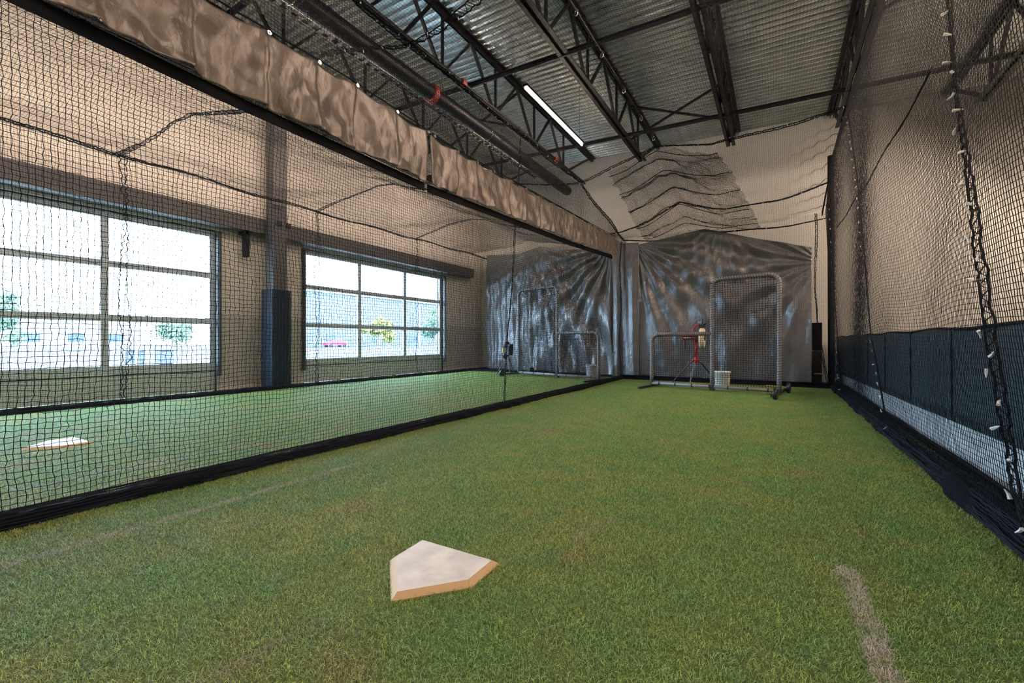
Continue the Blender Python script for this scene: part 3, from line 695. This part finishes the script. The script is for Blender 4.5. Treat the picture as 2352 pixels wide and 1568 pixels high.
# ------------------------------------------------------------------ L-shaped screens
def lscreen(lab, loc, rz, wt, wl_, ht, hl, mirror, wheelside, footlen=.62):
    """local x along the screen; the tall part starts at x=0 and the low part continues to +x (mirrored with -1)"""
    root = empty('pitching_screen', loc, rz); tag(root, lab, 'screen'); s_ = -1 if mirror else 1
    R = .038; r_ = .16; zb = .09
    def arc(cx, cz, a0, a1, r=r_): return [(s_ * (cx + r * math.cos(a)), 0, cz + r * math.sin(a)) for a in np.linspace(a0, a1, 9)]
    pi = math.pi
    tall = [(0, 0, zb)] + [(0, 0, z) for z in np.linspace(.3, ht - r_ - .05, 8)] + arc(r_, ht - r_, pi, pi / 2) + [(s_ * (wt - r_ - .05), 0, ht)] + arc(wt - r_, ht - r_, pi / 2, 0) + [(s_ * wt, 0, z) for z in np.linspace(ht - r_ - .1, zb, 8)]
    MB().tube(tall, R, 12).build('tall_frame', M['foam'], root, smooth=True)
    low = [(s_ * wt, 0, hl), (s_ * (wt + wl_ - r_ - .03), 0, hl)] + arc(wt + wl_ - r_, hl - r_, pi / 2, 0) + [(s_ * (wt + wl_), 0, z) for z in np.linspace(hl - r_ - .05, zb, 5)]
    MB().tube(low, R, 12).build('low_frame', M['foam'], root, smooth=True)
    MB().tube([(0, 0, zb), (s_ * (wt + wl_), 0, zb)], R * .85, 10).build('bottom_rail', M['foam'], root, smooth=True)
    for pth, n_ in ((tall, 112), (low, 52)):
        lace = MB(); d = [Vector(p) for p in pth]; cum = [0]; H_ = []
        for i in range(len(d) - 1): cum.append(cum[-1] + (d[i + 1] - d[i]).length)
        for k in range(n_ * 8):
            q = cum[-1] * k / (n_ * 8); i = max(j for j in range(len(d) - 1) if cum[j] <= q)
            p = d[i].lerp(d[i + 1], (q - cum[i]) / (cum[i + 1] - cum[i])); t = (d[i + 1] - d[i]).normalized(); n1 = Vector((0, 1, 0)); n2 = t.cross(n1)
            a = k / 8 * 2 * pi; H_.append(p + (n1 * math.cos(a) + n2 * math.sin(a)) * (R + .004))
        lace.tube(H_, .0036, 4, cap=False)
        lace.build('lacing', M['net'], root)
    rng = MB()
    for k in range(7):
        x_ = (k + .5) / 7 * (wt + wl_)
        rng.lathe([(.03, -.012), (.036, -.012), (.036, .012), (.03, .012)], (s_ * x_, 0, zb), 12, 'x')
    rng.build('rail_clip', M['blackp'], root)
    c_ = .042
    for (xa, xb, hh) in ((.0, wt, ht), (wt, wt + wl_, hl)):
        X = np.linspace(xa, xb, int((xb - xa) / c_)); Zs = np.linspace(zb + .02, hh - .01, int(hh / c_))
        xx, zz = np.meshgrid(X, Zs, indexing='ij')
        # keep the net inside the rounded corners
        lim = np.where(xx - xa < r_, hh - r_ + np.sqrt(np.clip(r_ ** 2 - (r_ - (xx - xa)) ** 2, 0, None)), hh) if xa == 0 else np.full_like(xx, hh)
        lim = np.minimum(lim, np.where(xb - xx < r_, hh - r_ + np.sqrt(np.clip(r_ ** 2 - (r_ - (xb - xx)) ** 2, 0, None)), hh))
        zz = np.minimum(zz, lim)
        yv = .03 + .035 * np.sin((xx - xa) / (xb - xa) * pi) * np.sin(zz / hh * pi) + smooth_noise(*xx.shape, .006, 8)
        net_mesh('screen_net', np.stack([s_ * xx, yv, zz], 2), .0034, root, jit=.003)
    for x_ in (0, wt + wl_):
        wh = (x_ == wheelside * (wt + wl_)) if wheelside else (x_ == 0)
        f = MB(); f.bar((s_ * x_, -footlen, zb * (.75 if wh else .35)), (s_ * x_, footlen, zb * (.75 if wh else .35)), .04, .04); f.bar((s_ * x_, 0, .05), (s_ * x_, 0, .13), .05, .05)
        f.build('foot_bar', M['blackp'], root)
        if wh:
            for e_ in (-1, 1):
                w = MB().lathe([(.0, -.028), (.03, -.03), (.06, -.022), (.092, -.026), (.098, -.015), (.098, .015), (.092, .026), (.06, .022), (.03, .03), (.0, .028)], (s_ * (x_ + (.05 if x_ else -.05)), e_ * (footlen - .02), .099), 26, 'x').build('wheel', M['blackp'], root, smooth=False)
                MB().lathe([(.0, -.036), (.014, -.034), (.014, .034), (.0, .036)], (s_ * (x_ + (.05 if x_ else -.05)), e_ * (footlen - .02), .099), 14, 'x').build('hub_cap', M['chrome'], w)
    MB().bar((s_ * wt, 0, .02), (s_ * wt, 0, .12), .07, .08).build('centre_foot', M['blackp'], root)
    return root
# right lane: tall part on the right, low part on the left
a_r = math.atan2(8.72 - 9.1, .03 + 2.2)
lscreen('L-shaped grey padded screen in the right lane, low part on the left, wheels at right', (.03, 8.74, 0), a_r, 1.10, 1.19, 2.13, 1.10, True, 0)
a_l = math.atan2(9.68 - 10.22, -3.6 + 6.18)
lscreen('L-shaped grey padded screen in the left lane, low part on the right beside the divider', (-6.15, 10.25, 0), a_l, 1.35, 1.24, 2.38, 1.17, False, 0)

# ------------------------------------------------------------------ pitching machines
root = empty('pitching_machine', (-1.46, 9.75, 0)); tag(root, 'red pitching machine with cream wheel on three legs, behind the right screen', 'pitching machine')
MB().tube([(0, 0, .56), (0, 0, .98)], .026, 12).build('post', M['red'], root, smooth=True)
MB().lathe([(.0, .50), (.035, .50), (.042, .56), (.035, .62), (.0, .62)], (0, 0, 0), 12).build('leg_hub', M['red'], root)
for (fx, fy, m_) in ((-.53, .12, 'steel_g'), (-.1, -.22, 'foam'), (.42, .25, 'steel')):
    l = MB().tube([(fx * .08, fy * .08, .58), (fx * .97, fy * .97, .04), (fx, fy, .012)], .013, 8).build('leg', M[m_], root)
    MB().tube([(0, 0, .6), (fx * .2, fy * .2, .5)], .02, 8).build('leg_socket', M['red'], l)
MB().box(-.27, .02, -.09, .09, .98, 1.12).build('motor_housing', M['red'], root, bevel=.012)
MB().box(-.24, .02, -.095, -.088, .995, 1.055).build('name_plate', M['blackp'], root)
pl = MB()
for k in range(7): pl.box(-.232 + k * .02, -.220 + k * .02, -.098, -.094, 1.012 + .004 * (k % 2), 1.04)
pl.build('white_lettering', M['tie'], root)
pl = MB()
for k in range(5): pl.box(-.085 + k * .02, -.072 + k * .02, -.098, -.094, 1.012, 1.038 - .006 * (k % 2))
pl.build('red_lettering', mat('salmon_print', (.65, .2, .16), .5), root)
w = MB().lathe([(.06, -.045), (.15, -.052), (.2, -.045), (.215, -.02), (.215, .02), (.2, .045), (.15, .052), (.06, .045)], (.12, 0, 1.02), 36, 'x').build('wheel', M['cream'], root, smooth=True)
MB().lathe([(0, -.06), (.06, -.06), (.06, .06), (0, .06)], (.12, 0, 1.02), 16, 'x').build('wheel_hub', M['blackp'], w)
MB().tube([(-.05 + .0 * a, -.02, 1.12 + .0) if False else (.06 - .12 * math.cos(a), -.02, 1.16 + .15 * math.sin(a)) for a in np.linspace(0, 2.2, 14)], .016, 8).build('feed_arch', M['red'], root)
MB().box(.06, .16, -.06, .06, 1.24, 1.31).tube([(.12, 0, 1.30), (.12, 0, 1.43)], .008, 6).build('ball_feeder', M['blackp'], root)
MB().tube([(.12, -.02, 1.27), (.2, -.03, 1.33)], .016, 8).build('handle_grip', M['blackp'], root)
MB().tube([(-.22, -.02, .98), (-.21, -.05, .84), (-.2, -.04, .78)], .007, 6).build('power_cord', M['blackp'], root)

root = empty('pitching_machine', (-6.53, 10.3, 0)); tag(root, 'black pitching machine with yellow stripe on tripod, left of the left screen', 'pitching machine')
bd = MB().box(-.11, .10, -.11, .11, .56, .82).box(-.02, .12, -.09, .09, .6, .88)
bd.build('body', M['blackp'], root, bevel=.015)
MB().lathe([(.02, -.035), (.11, -.035), (.12, .0), (.11, .035), (.02, .035)], (-.03, -.02, .84), 20, 'x').build('wheel', M['blackp'], root, smooth=True)
MB().lathe([(.02, -.035), (.11, -.035), (.12, .0), (.11, .035), (.02, .035)], (-.07, -.02, .56), 20, 'x').build('wheel', M['blackp'], root, smooth=True)
MB().box(-.125, -.09, -.12, -.112, .64, .77).build('yellow_stripe', M['yel'], root)
MB().lathe([(0, .45), (.03, .45), (.035, .5), (0, .53)], (0, 0, 0), 10).build('leg_hub', M['white'], root)
for (fx, fy) in ((-.27, -.2), (.19, -.2), (.02, .3)):
    MB().tube([(fx * .1, fy * .1, .5), (fx, fy, .012)], .012, 8).build('leg', M['steel_g'], root)

# ------------------------------------------------------------------ buckets
def bucket(lab, loc, rz=0):
    root = empty('ball_bucket', loc, rz); tag(root, lab, 'bucket')
    MB().lathe([(0, .0), (.125, .0), (.13, .01), (.147, .33), (.155, .335), (.155, .36), (.148, .36), (.143, .34), (.122, .02), (0, .02)], (0, 0, 0), 30).build('pail', M['white'], root, smooth=True)
    MB().tube([(.155 * math.cos(a), -.02 - .06 * math.sin(a) if False else .155 * math.sin(a) * .25 - .12, .32 - .1 * math.sin(a)) for a in np.linspace(0, math.pi, 13)], .003, 5).build('wire_handle', M['chrome'], root)
    return root
bucket('white plastic bucket on the turf behind the right screen', (-.93, 9.42, .0))
bucket('white plastic bucket behind the low part of the left screen', (-4.02, 10.32, 0), .4)
tag(MB().bar((-1.75, 10.2, .022), (-1.1, 10.28, .022), .05, .01).build('turf_strap', M['yel']), 'dull yellow strap lying on the turf behind the red machine', 'strap')
tag(MB().bar((-.2, 10.5, .022), (.12, 10.45, .022), .05, .01).build('turf_strap', M['yel']), 'orange yellow strap on the turf by the right screen wheels', 'strap')

# ------------------------------------------------------------------ home plates
def plate(lab, off):
    out = [(-1.419, 1.284), (-1.43, 1.493), (-1.003, 1.514), (-.997, 1.31), (-1.192, 1.084)]
    cx = sum(p[0] for p in out) / 5; cy = sum(p[1] for p in out) / 5; out = [(a - cx, b - cy) for a, b in out]
    def inset(P, d):
        n = len(P); Q = []
        for i in range(n):
            a, b, c_ = Vector(P[i - 1]), Vector(P[i]), Vector(P[(i + 1) % n]); e1 = (b - a).normalized(); e2 = (c_ - b).normalized()
            n1 = Vector((e1.y, -e1.x)); n2 = Vector((e2.y, -e2.x)); m_ = (n1 + n2) / (1 + n1.dot(n2)); Q.append(b + m_ * d)
        return Q
    ins = inset(out, .024)
    root = empty('home_plate', (cx + off[0], cy + off[1], .006)); tag(root, lab, 'home plate')
    MB().add([(p[0], p[1], .019) for p in ins], [tuple(range(4, -1, -1))]).build('top_face', M['bone'], root)
    e = MB(); n = 5
    vs = [(p[0], p[1], .0) for p in out] + [(p[0], p[1], .019) for p in ins] + [(p[0], p[1], -.006) for p in out]
    e.add(vs, [(i, i + n, (i + 1) % n + n, (i + 1) % n) for i in range(n)] + [(i, (i + 1) % n, (i + 1) % n + 10, i + 10) for i in range(n)])
    o = e.build('bevelled_edge', [M['tan'], M['bone']], root)
    for i in (0, 1): o.data.polygons[i].material_index = 1
    o['label'] = 'tan bevelled edge'
    return root
plate('worn white home plate with tan edges on the turf in the foreground', (0, 0))
plate('white home plate on the left lane, seen through the divider net', (-4.385, -.2))

# ------------------------------------------------------------------ turf fibres
def turf():
    S = .5; n = 11000
    rx = RNG.random(n) * S - S / 2; ry = RNG.random(n) * S - S / 2
    az = RNG.random(n) * 6.283; Lh = .006 + RNG.random(n) * .013; H = .005 + RNG.random(n) ** 1.5 * .010
    curl = RNG.normal(size=n) * .9; w = .00045 + RNG.random(n) * .0004
    V = np.zeros((n, 7, 3)); T = RNG.random(n)
    for k, s_ in enumerate((0, .4, .75, 1.0)):
        a = az + curl * s_; d = Lh * s_ ** 1.2
        px = rx + np.cos(a) * d; py = ry + np.sin(a) * d; pz = H * (np.sin(s_ * 2.1) / .95)
        ww = w * (1, .9, .6, 0)[k]; qx = -np.sin(a) * ww; qy = np.cos(a) * ww
        if k < 3:
            V[:, 2 * k] = np.stack([px - qx, py - qy, pz], 1); V[:, 2 * k + 1] = np.stack([px + qx, py + qy, pz], 1)
        else: V[:, 6] = np.stack([px, py, pz], 1)
    b = np.arange(n)[:, None] * 7
    F4 = np.concatenate([b + np.array([[0, 1, 3, 2]]), b + np.array([[2, 3, 5, 4]])]); F3 = b + np.array([[4, 5, 6]])
    faces = [tuple(f) for f in F4.tolist()] + [tuple(f) for f in F3.tolist()]
    me = bpy.data.meshes.new('turf_fibres'); me.from_pydata(V.reshape(-1, 3).tolist(), [], faces)
    at = me.attributes.new('tint', 'FLOAT', 'POINT'); at.data.foreach_set('value', np.repeat(T, 7).astype(np.float32))
    me.materials.append(M['turf']); me.polygons.foreach_set('use_smooth', [True] * len(faces))
    o = bpy.data.objects.new('turf_fibres', me); COL.objects.link(o)
    tag(o, 'short green artificial turf covering the floor of both lanes', 'artificial turf', kind='stuff')
    g = bpy.data.node_groups.new('turf_tiles', 'GeometryNodeTree')
    g.interface.new_socket('Geometry', in_out='INPUT', socket_type='NodeSocketGeometry'); g.interface.new_socket('Geometry', in_out='OUTPUT', socket_type='NodeSocketGeometry')
    N = g.nodes; Lk = g.links
    gi = N.new('NodeGroupInput'); go = N.new('NodeGroupOutput')
    nx, ny = 21, 26
    gr = N.new('GeometryNodeMeshGrid'); gr.inputs['Size X'].default_value = (nx - 1) * S; gr.inputs['Size Y'].default_value = (ny - 1) * S
    gr.inputs['Vertices X'].default_value = nx; gr.inputs['Vertices Y'].default_value = ny
    tf = N.new('GeometryNodeTransform'); tf.inputs['Translation'].default_value = (-9.0 + nx * S / 2, -1 + ny * S / 2, 0)
    ip = N.new('GeometryNodeInstanceOnPoints'); rv = N.new('FunctionNodeRandomValue'); rv.data_type = 'INT'
    rv.inputs[4].default_value = 0; rv.inputs[5].default_value = 3
    mu = N.new('ShaderNodeMath'); mu.operation = 'MULTIPLY'; mu.inputs[1].default_value = math.pi / 2
    cb = N.new('ShaderNodeCombineXYZ')
    Lk.new(gr.outputs['Mesh'], tf.inputs['Geometry']); Lk.new(tf.outputs[0], ip.inputs['Points']); Lk.new(gi.outputs[0], ip.inputs['Instance'])
    Lk.new(rv.outputs[2], mu.inputs[0]); Lk.new(mu.outputs[0], cb.inputs[2]); Lk.new(cb.outputs[0], ip.inputs['Rotation']); Lk.new(ip.outputs[0], go.inputs[0])
    md = o.modifiers.new('tiles', 'NODES'); md.node_group = g
turf()

# ------------------------------------------------------------------ outside the doors
M['asph'] = mat('pale_asphalt', (.032, .036, .05), .9, noise=(.6, .3, (.045, .046, .055)))
M['curb'] = mat('pale_concrete', (.42, .40, .36), .9)
M['bldg'] = mat('pale_blue_grey_cladding', (.11, .13, .155), .8, bump=(3, .2, (1, 1, 8)))
M['bldw'] = mat('white_cladding', (.45, .46, .48), .8)
M['dkwin'] = mat('dark_window', (.05, .08, .12), .3)
M['leaf'] = mat('yellow_green_leaves', (.24, .29, .10), .8, noise=(1.5, .2, (.34, .30, .09)))
M['leafb'] = mat('blue_green_leaves', (.13, .22, .17), .8, noise=(1.5, .2, (.18, .27, .17)))
M['bark'] = mat('bark', (.22, .17, .13), .9)
M['carp'] = mat('pink_red_paint', (.55, .05, .14), .3)
M['carw'] = mat('white_car_paint', (.7, .72, .75), .3)
M['card'] = mat('dark_car_paint', (.08, .10, .16), .3)
tag(MB().box(-200, XL - .3, -120, 240, -.25, -.12).build('ground', M['asph']), kind='structure')
tag(MB().box(-13.0, XL - .3, -40, 60, -.12, -.04).build('walkway', M['curb']), kind='structure')
def building(lab, x, y0, y1, h, depth, m, wins=0):
    r = empty('warehouse', (x, (y0 + y1) / 2, -.12)); tag(r, lab, 'building')
    hy = (y1 - y0) / 2
    MB().box(-depth, 0, -hy, hy, 0, h).build('wall', M[m], r)
    MB().box(-depth - .2, .25, -hy - .2, hy + .2, h, h + .25).build('roof_edge', M['bldw'], r)
    for k in range(wins):
        yy = -hy + (k + .7) * (2 * hy) / (wins + .4); MB().box(-.05, .06, yy - 1.1, yy + 1.1, 1.0, 2.6).build('window', M['dkwin'], r)
    MB().box(-.05, .06, -1.5, 1.5, 0, 3).build('loading_door', M['bldw'], r)
building('big pale blue-grey warehouse seen through the far glazed door', -75, 45, 150, 10.6, 25, 'bldg', 9)
building('long low white building far off, through the near glazed door', -110, -2, 34, 5.0, 20, 'bldw', 6)
building('low pale blue building far off, left part of the near door', -95, -34, -6, 3.6, 15, 'bldg', 4)
def tree(lab, x, y, h, rad_, m, seedk):
    rr = np.random.default_rng(seedk); r = empty('tree', (x, y, -.12)); tag(r, lab, 'tree')
    MB().tube([(0, 0, 0), (.1, .05, h * .35), (0, 0, h * .7)], [.16, .12, .05], 8).build('trunk', M['bark'], r)
    n = 2600; c_ = rr.normal(size=(9, 3)) * [rad_ * .5, rad_ * .5, h * .16] + [0, 0, h * .66]
    b = MB()
    for k in range(n):
        p = c_[k % 9] + rr.normal(size=3) * rad_ * .27; a = rr.normal(size=3); a /= np.linalg.norm(a); q = np.cross(a, rr.normal(size=3)); q /= np.linalg.norm(q); s_ = .13 + rr.random() * .1
        b.add([p - a * s_, p + q * s_ * .6, p + a * s_, p - q * s_ * .6], [(0, 1, 2, 3)])
    b.build('foliage', M[m], r)
tree('yellow-green tree outside the far glazed door, left of its middle stile', -34, 29.3, 3.7, .8, 'leaf', 1)
tree('low yellow-green tree by the warehouse, seen in the middle pane column', -30, 27.0, 2.5, .6, 'leaf', 2)
tree('blue-green tree outside, in the right pane column of the far door', -36, 39.5, 4.6, 1.2, 'leafb', 3)
tree('yellow-green tree outside, at the right edge of the far door', -30, 35.6, 2.9, .8, 'leaf', 4)
tree('blue-green tree on the horizon, through the near glazed door', -72, 26, 4.4, 1.8, 'leafb', 5)
tree('tall thin green tree on the horizon, left part of the near door', -70, 9.5, 6.0, 1.3, 'leafb', 6)
tree('dark green tree on the horizon at the right of the near door', -72, 33.0, 4.6, 1.7, 'leafb', 7)
def car(lab, x, y, rz, m):
    r = empty('car', (x, y, -.12), rz); tag(r, lab, 'car')
    prof = [(-2.1, .35), (-2.15, .75), (-1.4, .9), (-.8, 1.38), (.7, 1.4), (1.5, .95), (2.1, .85), (2.15, .35)]
    vs = [(a, s_ * (.85 if z < 1 else .68), z) for s_ in (-1, 1) for a, z in prof]; n = 8
    MB().add(vs, [tuple(range(n)), tuple(range(2 * n - 1, n - 1, -1))] + [(i, i + n, (i + 1) % n + n, (i + 1) % n) for i in range(n)]).build('body', M[m], r, bevel=.06)
    MB().box(-.85, .85, -.80, .80, .95, 1.28).build('side_glass', M['dkwin'], r)
    for a in (-1.35, 1.35):
        for s_ in (-.82, .82): MB().lathe([(0, -.1), (.32, -.1), (.32, .1), (0, .1)], (a, s_, .32), 16, 'y').build('wheel', M['blackp'], r)
car('pink-red car parked outside the far glazed door', -70.5, 50.6, 1.5, 'carp')
for k_, (cx_, cy_, lb) in enumerate(((-25, 7.5, 'dark grey storage bin outside, left of another in the near door'), (-25, 8.6, 'dark grey storage bin outside, right of another in the near door'))):
    r = empty('storage_bin', (cx_, cy_, -.12), .1 * k_); tag(r, lb, 'bin')
    MB().box(-.3, .3, -.28, .28, 0, .62).build('body', M['card'], r, bevel=.04); MB().box(-.33, .33, -.31, .31, .62, .7).build('lid', M['card'], r, bevel=.02)
for k, (px_, py_) in enumerate(((-20.5, 6.2), (-19, 19.6), (-19, 21.6))):
    r = empty('utility_pole', (px_, py_, -.12)); tag(r, ('pale post outside the near glazed door', 'pale post outside in the middle pane column of the far door', 'pale post outside in the right pane column of the far door')[k], 'post')
    MB().tube([(0, 0, 0), (0, 0, (1.1, 3.4, 3.4)[k])], .05, 8).build('shaft', M['curb'], r)
